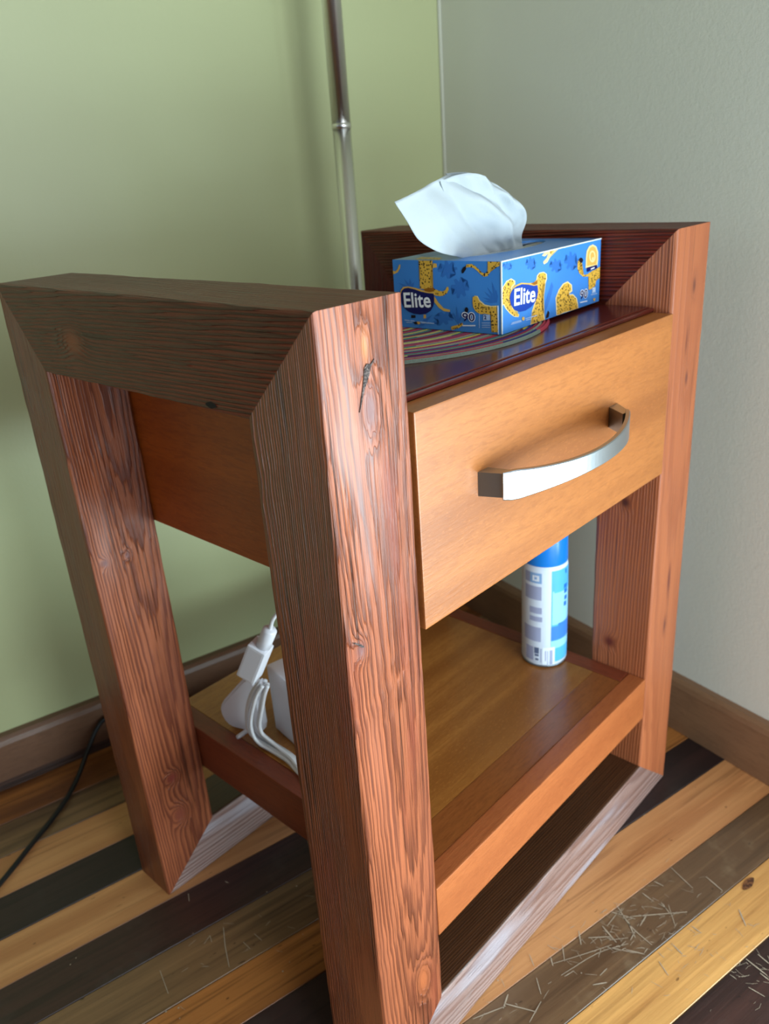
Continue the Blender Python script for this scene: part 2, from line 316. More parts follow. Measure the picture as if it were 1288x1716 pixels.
# ------------------------------------------------------------------ bedside table
H, W, D, a, bF, bR, t, hb = 0.62, 0.4786, 0.3699, 0.0666, 0.065, 0.0545, 0.0652, 0.0588
tb = empty('bedside_table', (0, 0, 0), TH)
tag(tb, 'reddish brown wooden bedside table with thick mitred posts and one drawer', 'bedside table')
RED_L, RED_D = lin(122, 40, 18), lin(62, 20, 12)
BMX = {}
def beam(name, axis, prof_box, start, end, mat, seed):
    """a mitred beam: profile (two ranges across the axis), start and end as functions of the profile point; rounded worn edges"""
    (u0, u1), (v0, v1) = prof_box; rd = random.Random(seed); R = 0.0022; ring = []
    for cu, cv, a0 in ((u1-R, v1-R, 0), (u0+R, v1-R, 90), (u0+R, v0+R, 180), (u1-R, v0+R, 270)):
        for k in (0, 45, 90): ring.append((cu+R*math.cos(math.radians(a0+k)), cv+R*math.sin(math.radians(a0+k))))
    dense = []
    for i, (q, q2) in enumerate(zip(ring, ring[1:]+ring[:1])):
        dense.append(q)
        if i % 3 == 2:
            e = Vector((q2[0]-q[0], q2[1]-q[1])); k = 0.0022/e.length
            dense += [(q[0]+e.x*k, q[1]+e.y*k), (q[0]+e.x*(1-k), q[1]+e.y*(1-k))]
    N = 40; cu, cv = (u0+u1)/2, (v0+v1)/2; bm = bmesh.new(); rows = []
    mid = sum((start(*q)+end(*q)) for q in dense)/(2*len(dense))
    for s in range(N+1):
        row = []
        for (u, v) in dense:
            l = start(u, v)+(end(u, v)-start(u, v))*s/N
            if 0 < s < N:
                j = noise.noise(Vector((l*55+seed*7.3, u*40, v*40)))*0.00035 + noise.noise(Vector((l*9+seed, u*20, v*20)))*0.0003
            else: j = 0
            du, dv = u-cu, v-cv; row.append(bm.verts.new((l-mid, du+j*(1 if du > 0 else -1), dv+j*(1 if dv > 0 else -1))))
        rows.append(row)
    n = len(dense)
    for A, B in zip(rows, rows[1:]):
        for k in range(n): bm.faces.new((A[k], A[(k+1) % n], B[(k+1) % n], B[k]))
    for r_ in (rows[0], rows[-1]): bm.faces.new([bm.verts.new(q.co) for q in r_])
    o = mesh_obj(name, bm, mat, tb)
    for p in o.data.polygons: p.use_smooth = len(p.vertices) == 4
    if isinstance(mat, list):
        for p in o.data.polygons: p.material_index = 1 if p.normal.y < -0.5 else 0  # front faces take the painted sheen, all others the painted shade
    # local X = beam axis ; local Y,Z = profile u,v
    MX = None
    if axis == 'z': MX = Matrix(((0, 1, 0, cu), (0, 0, 1, cv), (1, 0, 0, mid), (0, 0, 0, 1)))      # u=x v=y
    if axis == 'y': MX = Matrix(((0, 0, 1, cv), (1, 0, 0, mid), (0, 1, 0, cu), (0, 0, 0, 1)))      # u=z v=x
    if axis == 'x': MX = Matrix(((1, 0, 0, mid), (0, 1, 0, cu), (0, 0, 1, cv), (0, 0, 0, 1)))      # u=y v=z
    o.matrix_local = MX; BMX[o.name] = MX
    return o
PUR, KR, KD = lin(112, 66, 62), lin(140, 60, 46), lin(60, 24, 20)
zm = lambda z: z-0.31
# front left post: knots on its front face
mFL = wood('post_wood_knotty', lin(176, 98, 62), lin(108, 54, 36), 0.0013, (0.008, 0.045), tilt=(0.0, 0.012), ridge=0.0010, rough=0.36, warp=0.0022, groove=0.8, fibre=0.75, smooth=True, blotch=lin(150, 70, 48),
           knots=[(zm(0.563), 0.0350-a/2, -bF/2, 0.0075, 2.6, PUR), (zm(0.420), 0.0115-a/2, -bF/2, 0.006, 1.6, PUR), (zm(0.598), 0.0345-a/2, -bF/2, 0.0042, 3.0, lin(196, 116, 60)), (zm(0.10), 0.045-a/2, -bF/2, 0.008, 2.5, lin(170, 92, 52))])
mRL = wood('post_wood_rear', lin(168, 94, 58), lin(104, 50, 34), 0.0013, (0.012, 0.045), tilt=(0.0, 0.012), ridge=0.0008, rough=0.36, warp=0.0022, groove=0.6, fibre=0.6, smooth=True,
           knots=[(zm(0.386), 0.012-a/2, -bR/2, 0.0045, 1.3, PUR), (zm(0.385), 0.0335-a/2, -bR/2, 0.004, 1.3, PUR), (zm(0.137), 0.03-a/2, -bR/2, 0.0075, 1.0, lin(128, 54, 46)), (zm(0.09), 0.03-a/2, -bR/2, 0.009, 1.4, lin(130, 64, 46))])
mFR = wood('post_wood_smooth', lin(178, 102, 62), lin(160, 88, 54), 0.003, (0.01, 0.12), tilt=(0.0, 0.012), warp=0.004, ridge=0.00025, rough=0.45, fibre=0.2,
           knots=[(zm(0.5704), 0.453-W+a/2, -bF/2, 0.0055, 2.2, lin(104, 54, 40)), (zm(0.522), 0.446-W+a/2, -bF/2, 0.0036, 6, lin(116, 58, 40)), (zm(0.487), 0.452-W+a/2, -bF/2, 0.0045, 2.4, lin(104, 54, 44)), (zm(0.277), 0.448-W+a/2, -bF/2, 0.0040, 6, lin(100, 46, 40)), (zm(0.2246), 0.4464-W+a/2, -bF/2, 0.0038, 3.4, lin(96, 48, 40)),
                  (zm(0.205), -a/2, 0.044-bF/2, 0.010, 1.0, lin(92, 32, 30)), (zm(0.368), -a/2, 0.034-bF/2, 0.007, 1.2, lin(70, 30, 30))])
mRed = wood('beam_wood_ridged', RED_L, RED_D, 0.0026, (0.05, -0.05), tilt=(0.05, 0.0), ridge=0.0010, rough=0.4, warp=0.005,
            knots=[(-0.185+0.2584, -0.004, -a/2, 0.012, 1.4, lin(140, 66, 34))])
mRed2 = wood('beam_wood_ridged_plain', RED_L, RED_D, 0.0026, (-0.05, -0.06), tilt=(0.02, 0.02), ridge=0.0010, rough=0.42)
mBotShade = wood('bottom_beam_shaded_wood', lin(88, 52, 28), lin(58, 34, 20), 0.0024, (0.06, 0.05), tilt=(0.02, 0.02), ridge=0.00008, rough=0.36, fibre=0.4)  # dark stain with the shade under the shelf painted in
mWornSheen = wood('bottom_beam_worn_sheen', lin(160, 132, 124), lin(124, 90, 80), 0.0022, (0.06, 0.03), tilt=(0.02, 0.02), ridge=0.0005, rough=0.34, fibre=0.45, groove=0.3, blotch=lin(176, 172, 182))  # dusty worn front, its pale grazing sheen painted into the colour
def posts(x0, x1, outer):
    # foot mitre runs from the inner corner (height hb) to the outer corner (floor)
    foot = (lambda x, y: hb*max(0, min(1, (x-x0)/(x1-x0)))) if outer == 'l' else (lambda x, y: hb*max(0, min(1, (x1-x)/(x1-x0))))
    f = beam('post', 'z', ((x0, x1), (0, bF)), foot, lambda x, y: H-t*max(0, min(1, y/bF)), mFL if outer == 'l' else mFR, 3 if outer == 'l' else 5)
    r = beam('post', 'z', ((x0, x1), (D-bR, D)), foot, lambda x, y: H-t*max(0, min(1, (D-y)/bR)), mRL if outer == 'l' else mRed2, 8 if outer == 'l' else 9)
    tp = beam('top_beam', 'y', ((H-t, H), (x0, x1)), lambda z, x: bF*(H-z)/t, lambda z, x: D-bR*(H-z)/t, mRed if outer == 'l' else mRed2, 11 if outer == 'l' else 13)
    return f, r, tp
PFL, PRL, TBL = posts(0, a, 'l'); PFR, PRR, TBR = posts(W-a, W, 'r')
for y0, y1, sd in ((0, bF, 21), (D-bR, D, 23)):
    beam('bottom_beam', 'x', ((y0, y1), (0, hb)), lambda y, z: a*z/hb, lambda y, z: W-a*z/hb, [mBotShade, mWornSheen], sd)
# dark bark pocket in the knot of the front post
bm = bmesh.new()
cr = [(0.0262, .5620), (0.0285, .5700), (0.0305, .5760), (0.0325, .5850), (0.0345, .5870), (0.0375, .5862), (0.0405, .5885), (0.0398, .5868), (0.0372, .5845), (0.0362, .5812), (0.0340, .5775), (0.0310, .5730), (0.0288, .5675)]
F = [bm.verts.new((x, -0.0006, z)) for x, z in cr]; B = [bm.verts.new((x, 0.0012, z)) for x, z in cr]
bm.faces.new(F)
for i in range(len(F)): bm.faces.new((F[i], F[(i+1) % len(F)], B[(i+1) % len(F)], B[i]))
m = M('bark_pocket', 0.35); n = m.noise(m.obj(), 900, 3.0, 0.7); m.col(m.mix(n.step(.45, .6), lin(28, 16, 14), lin(120, 104, 98))).bump(n, 0.001)
o = mesh_obj('knot_hole', bm, m.mat, PFL); o.data.transform(BMX[PFL.name].inverted())
bm = bmesh.new(); c0 = [(0.0045, .4270), (0.0075, .4255), (0.0125, .4215), (0.0145, .4190), (0.0120, .4200), (0.0080, .4240)]
F = [bm.verts.new((x, -0.0005, z)) for x, z in c0]; B = [bm.verts.new((x, 0.001, z)) for x, z in c0]; bm.faces.new(F)
for i in range(len(F)): bm.faces.new((F[i], F[(i+1) % len(F)], B[(i+1) % len(F)], B[i]))
o = mesh_obj('knot_crack', bm, m.mat, PFL); o.data.transform(BMX[PFL.name].inverted())
bm = bmesh.new()
E8 = [(0.0993+0.0045*math.cos(q)+0.0012*math.cos(3*q), 0.5590+0.0022*math.sin(q)) for q in [i*math.pi/5 for i in range(10)]]
F = [bm.verts.new((-0.0005, y, z)) for y, z in E8]; B = [bm.verts.new((0.001, y, z)) for y, z in E8]; bm.faces.new(F)
for i in range(10): bm.faces.new((F[i], F[(i+1) % 10], B[(i+1) % 10], B[i]))
o = mesh_obj('knot_hole', bm, plain('hole_black', lin(16, 8, 6), .8), TBL); o.data.transform(BMX[TBL.name].inverted())

# carcass, table top, drawer
xl, xr = a+0.0006, W-a-0.0006
zt, zb = 0.5511, 0.4043
ven_side = veneer('side_veneer', lin(190, 94, 28), lin(140, 60, 16), 0.42)
ven_dr = veneer('drawer_veneer', lin(176, 108, 52), lin(142, 80, 34), 0.40, stripe=0.8)
ven_shelf = veneer('shelf_veneer', lin(190, 128, 60), lin(138, 84, 36), 0.24, stripe=0.9)
ven_strip = veneer('shelf_strip_wood', lin(150, 88, 42), lin(112, 60, 28), 0.26, stripe=0.6)
ven_rail = veneer('rail_wood', lin(176, 100, 54), lin(148, 76, 38), 0.36)
rail_red = veneer('rail_wood_red', lin(134, 62, 34), lin(96, 40, 22), 0.42)
top_m = veneer('table_top_dark', lin(100, 36, 28), lin(66, 24, 19), 0.2, spec=0.35, stripe=0.6, bump=0.00008)
cen_box('carcass_side', xl, xl+0.016, 0.0195, D-0.006, zb, zt-0.0006, ven_side, tb, 0.0008, rot='y')
cen_box('carcass_side', xr-0.016, xr, 0.0195, D-0.006, zb, zt-0.0006, ven_side, tb, 0.0008, rot='y')
cen_box('carcass_back', xl+0.0165, xr-0.0165, D-0.022, D-0.006, zb, zt-0.0006, ven_side, tb, 0.0008)
ZT = zt+0.0045
tt = cen_box('table_top', xl, xr, 0.0205, D-0.004, zt-0.0003+0.0002, ZT, top_m, tb, 0.0016, 3)
lip = cen_box('front_lipping', xl, xr, 0.0165, 0.0200, zt+0.0002, ZT-0.0006, top_m, tb, 0.0012, 2)
dr = empty('drawer', (0, 0, 0)); dr.parent = tb
dx0, dx1 = 0.0690, W-a-0.0012
o = cen_box('drawer_front', dx0, dx1, -0.0015, 0.0175, zb, zt, ven_dr, dr, 0.0011, 2)
bm = box_bm(dx0+0.02, dx0+0.032, 0.018, D-0.03, zb+0.012, zt-0.02); box_bm(dx1-0.032, dx1-0.02, 0.018, D-0.03, zb+0.012, zt-0.02, bm=bm)
box_bm(dx0+0.0322, dx1-0.0322, 0.018, D-0.03, zb+0.012, zb+0.02, bm=bm)
mesh_obj('drawer_box', bm, ven_side, dr)
steel = M('brushed_steel', 0.36, 1.0); xs = steel.xyz(steel.obj()); nn = steel.noise(steel.comb(xs[0]*40, xs[1]*900, xs[2]*900), 1, 2)
steel.col(lin(172, 178, 182)); steel.bump(nn, 0.00006); steel = steel.mat
# bow handle: strap that bulges out, two feet
bm = bmesh.new(); rows = []; x0, x1 = 0.1340, 0.3020; N = 36
for i in range(N+1):
    s = i/N; x = x0+(x1-x0)*s; k = 4*s*(1-s); y = -0.0175-0.0235*k**0.9; hz = 0.0118-0.0052*k**0.8; zc = 0.4868
    if i in (0, N): hz -= 0.0022
    if i in (1, N-1): hz -= 0.0006
    th = 0.0034 if 0 < i < N else 0.0024
    dydx = -0.0235*0.9*4*(1-2*s)/(x1-x0)*(k**-0.1 if k > 0.02 else 1.4); nv = Vector((-dydx, 1, 0)).normalized()
    sec = [(-0.5, hz-0.0007), (-0.5, -hz+0.0007), (-0.32, -hz), (0.5, -hz), (0.5, hz), (-0.32, hz)]
    rows.append([bm.verts.new(Vector((x, y, zc))+nv*q*th+Vector((0, 0, dz))) for q, dz in sec])
for A, B in zip(rows, rows[1:]):
    for k in range(6): bm.faces.new((A[k], A[(k+1) % 6], B[(k+1) % 6], B[k]))
bm.faces.new(rows[0]); bm.faces.new(rows[-1])
for (w0, w1, s0, s1) in ((0.1285, 0.1395, x0+0.002, x0+0.011), (0.3035, 0.3165, x1-0.0105, x1-0.001)):
    v = [bm.verts.new(q) for q in ((w0, -0.0016, 0.4868-0.0085), (w1, -0.0016, 0.4868-0.0085), (w1, -0.0016, 0.4868+0.0085), (w0, -0.0016, 0.4868+0.0085), (s0, -0.0195, 0.4868-0.0085), (s1, -0.0205, 0.4868-0.0085), (s1, -0.0205, 0.4868+0.0085), (s0, -0.0195, 0.4868+0.0085))]
    for f in ((0, 1, 2, 3), (4, 5, 6, 7), (0, 1, 5, 4), (1, 2, 6, 5), (2, 3, 7, 6), (3, 0, 4, 7)): bm.faces.new([v[k] for k in f])
hd = mesh_obj('handle', bm, steel, dr); tag(hd, 'brushed steel bow handle')
for p in hd.data.polygons: p.use_smooth = False
# shelf
zs, zs2 = 0.1738, 0.1243
sh = empty('shelf', (0, 0, 0)); sh.parent = tb
cen_box('shelf_panel', xl+0.019, xr-0.019, 0.0505, D-0.004, zs2+0.02, zs-0.0004, ven_shelf, sh, 0.0006)
cen_box('front_rail', xl, xr, 0.0008, 0.0195, zs2, zs, ven_rail, sh, 0.0012)
cen_box('front_strip', xl+0.019, xr-0.019, 0.0197, 0.0503, zs2+0.02, zs-0.0003, ven_strip, sh, 0.0006)
cen_box('side_rail', xl, xl+0.0185, 0.0200, D-0.002, zs2, zs, rail_red, sh, 0.0012, rot='y')
cen_box('side_rail', xr-0.0185, xr, 0.0200, D-0.002, zs2, zs, rail_red, sh, 0.0012, rot='y')

# ------------------------------------------------------------------ things on and round the table
# round striped placemat
def fabric(name, c):
    m = M(name, 0.85, 0, 0.3); n = m.noise(m.obj(), 1400, 2.0); m.col(m.mix(n.step(.35, .7)*.5, c, tuple(k*.55 for k in c))).bump(n, .0004); return m.mat
pm_cols = [lin(118, 130, 116), lin(150, 44, 66), lin(46, 44, 110), lin(204, 190, 84), lin(58, 112, 112), lin(140, 70, 104), lin(96, 28, 44), lin(150, 150, 130), lin(176, 58, 74)]
pmats = [fabric('mat_cord', c) for c in pm_cols]
PR = 0.154; RG = 56; ASEG = 144
pm = empty('placemat', room(0.238, 0.195, ZT+0.0002), TH)
tag(pm, 'round placemat of striped coloured cord under the blue tissue box', 'placemat')
ringc = [0, 8, 0, 1, 2, 3, 0, 4, 1, 8, 0, 7, 5, 1, 3, 0, 4, 8, 5, 1, 4, 3, 0, 5, 6, 1, 4, 4, 3, 5, 6, 1, 0, 3, 4, 5, 8, 6, 4, 3, 1, 5, 4, 0, 8, 6, 3, 4, 5, 1, 0, 6, 8, 4, 3, 1]
bm = bmesh.new(); prev = None; wr = PR/RG
for j in range(RG*4+1):
    r = max(PR-j*wr/4, 0.0006); u = (j % 4)/4; z = 0.0006+0.0020*abs(math.sin(math.pi*u))**0.6 if j else 0.0
    row = [bm.verts.new((r*math.cos(2*math.pi*k/ASEG), r*math.sin(2*math.pi*k/ASEG), z)) for k in range(ASEG)]
    if prev:
        i = (j-1)//4
        for k in range(ASEG):
            f = bm.faces.new((prev[k], prev[(k+1) % ASEG], row[(k+1) % ASEG], row[k]))
            an = (k/ASEG*2*math.pi+i*1.7) % (2*math.pi); ci = ringc[i]
            if i in (0, 1, 2) and 4.97 < k/ASEG*2*math.pi < 6.2: ci = (8, 3, 8)[i] if 5.35 < k/ASEG*2*math.pi else (8, 8, 7)[i]
            elif an < 0.9: ci = (ci+3) % 9
            f.material_index = ci; f.smooth = True
    prev = row
bm.faces.new(prev)
bot = [bm.verts.new((PR*math.cos(2*math.pi*k/ASEG), PR*math.sin(2*math.pi*k/ASEG), 0.0)) for k in range(0, ASEG, 4)]
o = mesh_obj('woven_disc', bm, pmats, pm)

# tissue box with printed faces
BZ = ZT+0.0031
bx = empty('tissue_box', room(0.2453, 0.0604, BZ), TH+0.0462)
tag(bx, 'blue cardboard tissue box printed with cheetahs and the word Elite', 'tissue box')
BL, BW, BH = 0.1623, 0.1052, 0.0544
m = M('printed_blue_card', 0.28); n = m.noise(m.obj(), 18, 2.0); m.col(m.mix(n.step(.3, .7)*.5, lin(66, 138, 214), lin(56, 122, 200))); blue_card = m.mat
card_edge = plain('white_card_edge', lin(225, 228, 228), 0.6)
# carton: shell with an oval mouth in its top
bm = bmesh.new(); NS = 40
def outer_pt(q):
    c, s = math.cos(q), math.sin(q); k = min(BL/2/abs(c) if abs(c) > 1e-6 else 9, BW/2/abs(s) if abs(s) > 1e-6 else 9); return (BL/2+c*k, BW/2+s*k)
angs = sorted([i*2*math.pi/NS for i in range(NS)]+[math.atan2(sy*BW, sx*BL) % (2*math.pi) for sx in (-1, 1) for sy in (-1, 1)])
O = [outer_pt(q) for q in angs]; I = [(0.086+0.061*math.cos(q), 0.0527+0.021*math.sin(q)) for q in angs]; n_ = len(angs)
ot = [bm.verts.new((x, y, BH)) for x, y in O]; obm = [bm.verts.new((x, y, 0)) for x, y in O]; it = [bm.verts.new((x, y, BH)) for x, y in I]; ib = [bm.verts.new((x, y, BH-0.0012)) for x, y in I]
for k in range(n_):
    k2 = (k+1) % n_
    bm.faces.new((ot[k], ot[k2], it[k2], it[k])); bm.faces.new((obm[k], obm[k2], ot[k2], ot[k])); bm.faces.new((it[k], it[k2], ib[k2], ib[k]))
bm.faces.new(obm)
carton = mesh_obj('carton', bm, blue_card, bx)
# plastic film round the slot
m = M('clear_film', 0.12); m.col(lin(196, 204, 204)); m.b.inputs['Alpha'].default_value = 0.75; film = m.mat
bm = bmesh.new(); S = [(0.086+0.054*math.cos(q), 0.0507+(0.0045 if math.cos(q) < 0.55 else 0.0028)*math.sin(q)) for q in angs]
A = [bm.verts.new((x, y, BH-0.0014)) for x, y in [(0.086+0.0630*math.cos(q), 0.0527+0.0225*math.sin(q)) for q in angs]]; B = [bm.verts.new((x, y, BH-0.0008)) for x, y in S]
for k in range(n_): bm.faces.new((A[k], A[(k+1) % n_], B[(k+1) % n_], B[k]))
tag(mesh_obj('slot_film', bm, film, bx), 'clear film with the slot')
# folded white edges of the card at the corner and along the top
bm = box_bm(-0.0004, 0.0005, -0.0005, 0.0004, 0.0005, BH+0.0002); box_bm(0.0005, BL, -0.0005, 0.0003, BH-0.0007, BH+0.0002, bm=bm)
box_bm(-0.0005, 0.0002, 0.0030, 0.0034, 0.0, 0.022, bm=bm)
tag(mesh_obj('card_edge', bm, card_edge, bx), 'white cut edges of the card')
m = M('cheetah_fur_print', 0.35); vo = m.n('ShaderNodeTexVoronoi'); vo.inputs['Scale'].default_value = 520; m.nt.links.new(m.obj().s, vo.inputs['Vector'])
d = V(m.nt, vo.outputs['Distance']); m.col(m.mix(d.step(0.40, 0.30), lin(222, 172, 66), lin(52, 38, 26))); fur = m.mat
PM = {'fur': fur, 'leaf': plain('print_leaf', lin(50, 112, 190), .35), 'gold': plain('print_gold', lin(222, 174, 84), .35), 'black': plain('print_black', lin(22, 20, 30), .35),
      'cream': plain('print_cream', lin(240, 214, 150), .35), 'navy': plain('print_navy', lin(14, 22, 88), .35), 'brown': plain('print_brown', lin(150, 92, 22), .35), 'white': plain('print_white', lin(245, 246, 248), .4),
      'pale': plain('print_pale', lin(166, 190, 224), .4), 'blue': plain('print_royal', lin(10, 62, 160), .35)}
PK = list(PM)
LEFT_ART=[
('leaf','6506,4778 6066,4670 6368,4426 6213,4277 5816,4430 5785,4084 5539,4054 5420,4383 5068,4137 4875,4245 5111,4557 4643,4558 4620,4742 5074,4851 4767,5098 4926,5246 5328,5090 5360,5433 5604,5460 5723,5135 6067,5373 6255,5266 6027,4961 6482,4958'),
('leaf','7549,3236 7114,3208 7277,2867 7076,2731 6791,2990 6614,2604 6384,2622 6421,3021 6005,2819 5882,2983 6225,3285 5815,3387 5874,3599 6318,3625 6156,3968 6359,4100 6645,3840 6819,4219 7045,4197 7011,3806 7415,4001 7535,3840 7205,3545 7604,3444'),
('leaf','6092,1274 5621,1051 6040,974 5910,816 5408,796 5479,536 5207,434 4969,631 4641,338 4386,352 4561,655 4021,502 3936,627 4425,856 3994,934 4131,1094 4644,1113 4574,1374 4847,1473 5085,1276 5407,1562 5656,1545 5488,1249 6009,1396'),
('leaf','10121,2428 9591,2555 8902,2479 9561,2346'),
('leaf','10121,2428 9585,2674 8823,2756 9496,2474'),
('leaf','10121,2428 9684,2862 8961,3213 9518,2698'),
('leaf','10121,2428 9842,2985 9264,3534 9629,2866'),
('leaf','10121,2428 10049,3163 9691,3993 9805,3106'),
('leaf','10121,2428 10215,2874 10054,3389 9966,2849'),
('leaf','1791,3179 1271,3458 496,3600 1151,3278'),
('leaf','1791,3179 1618,3577 1163,3938 1399,3464'),
('leaf','1791,3179 1901,3574 1754,4027 1648,3550'),
('leaf','1791,3179 2070,3379 2166,3708 1851,3458'),
('leaf','6475,597 6347,1054 5969,1519 6147,970'),
('leaf','6475,597 6526,1234 6349,1973 6310,1204'),
('leaf','6475,597 6712,915 6773,1343 6506,953'),
('leaf','2412,121 3216,500 3917,1190 2977,715'),
('leaf','2412,121 2920,232 3314,632 2721,473'),
('fur','2762,5496 4158,5513 4091,5123 3919,4549 3832,3828 3951,3470 4219,3261 4582,3129 5038,3073 5318,3191 5437,3410 5602,3451 5637,3237 5443,2943 5114,2751 4651,2682 4237,2738 4116,3076 3653,3169 2757,3212 2794,3799 2902,4744'),
('gold','4234,5231 4553,5200 4566,4918 4122,4853'),
('gold','4187,2678 4579,2183 5066,1766 5721,1652 5649,1488 5055,1531 4559,1800 4117,2250'),
('fur','9349,5574 10439,5587 10392,5121 10203,5051 9627,5007 9579,4669 9323,4358 8987,4302 8696,4480 8364,4746 8029,4945 7602,4992 7342,4953 7393,5174 7867,5229 8204,5098 8578,4819 8867,4586 9119,4557 9331,4732 9379,5003'),
('black','6925,4717 7099,4963 7363,5071 7355,4829 7128,4548 6952,4509'),
('cream','8054,2865 8381,2843 8578,2535 9024,2239 9572,2139 10118,2206 10115,2067 8977,2061 8428,2388 8222,2696'),
('fur','7921,2754 8139,2833 8328,2792 8516,2441 8979,2153 9486,2072 10091,2114 10170,183 9619,146 9582,430 9672,720 9643,1426 9050,1536 8620,1478 8192,1633 7941,1977 7882,2329'),
('fur','5717,329 6426,521 6839,729 6940,552 6553,294 5815,54'),
('black','7478,1740 7451,1631 7384,1549 7294,1515 7207,1539 7144,1615 7124,1722 7152,1831 7220,1913 7309,1946 7396,1922 7458,1846'),
('gold','-20,4577 271,4509 534,4699 708,5033 859,5087 806,4778 513,4440 103,4283 -20,4317'),
('black','1709,1034 2162,1058 2146,830 1693,804'),
('gold','3009,1142 3269,1155 3251,854 2991,839'),
('black','1896,472 2244,531 2376,310 2031,289'),
('gold','2244,531 2586,551 2622,363 2376,310'),
('gold','643,2690 749,3032 1015,3280 1560,3357 2328,3257 2988,3110 3645,3023 4207,3043 4238,2753 3440,2737 2309,2975 1345,3090 939,2926'),
('brown','3136,3188 3662,3315 4222,3319 4188,3042 3736,2968 3268,3024'),
('navy','723,2693 845,2983 1106,3179 1552,3246 2224,3142 2885,2981 3543,2895 4123,2880 4196,2678 4165,2274 4049,1864 3744,1479 3254,1230 2672,1139 1993,1163 1414,1323 988,1606 750,2013'),
('pale','965,633 1511,613 1506,536 960,555'),
('pale','1590,611 2052,594 2047,518 1585,534'),
('pale','2636,574 3309,550 3305,474 2631,497'),
('pale','3386,547 4069,523 4065,448 3381,471'),
('pale','1151,437 1797,455 1792,394 1146,375'),
('pale','2727,482 3162,494 3158,433 2723,421'),
('pale','3229,496 4069,520 4066,460 3226,435'),
('white','6877,534 8119,610 8117,524 6874,446'),
('pale','8483,1506 8534,1509 8506,397 8453,393'),
('pale','8877,1456 9492,1489 9483,1050 8867,1014'),
('pale','8733,835 9505,881 9504,831 8732,785'),
('pale','8729,662 9502,710 9501,660 8728,612'),
('pale','8725,504 9499,553 9498,503 8724,454')]
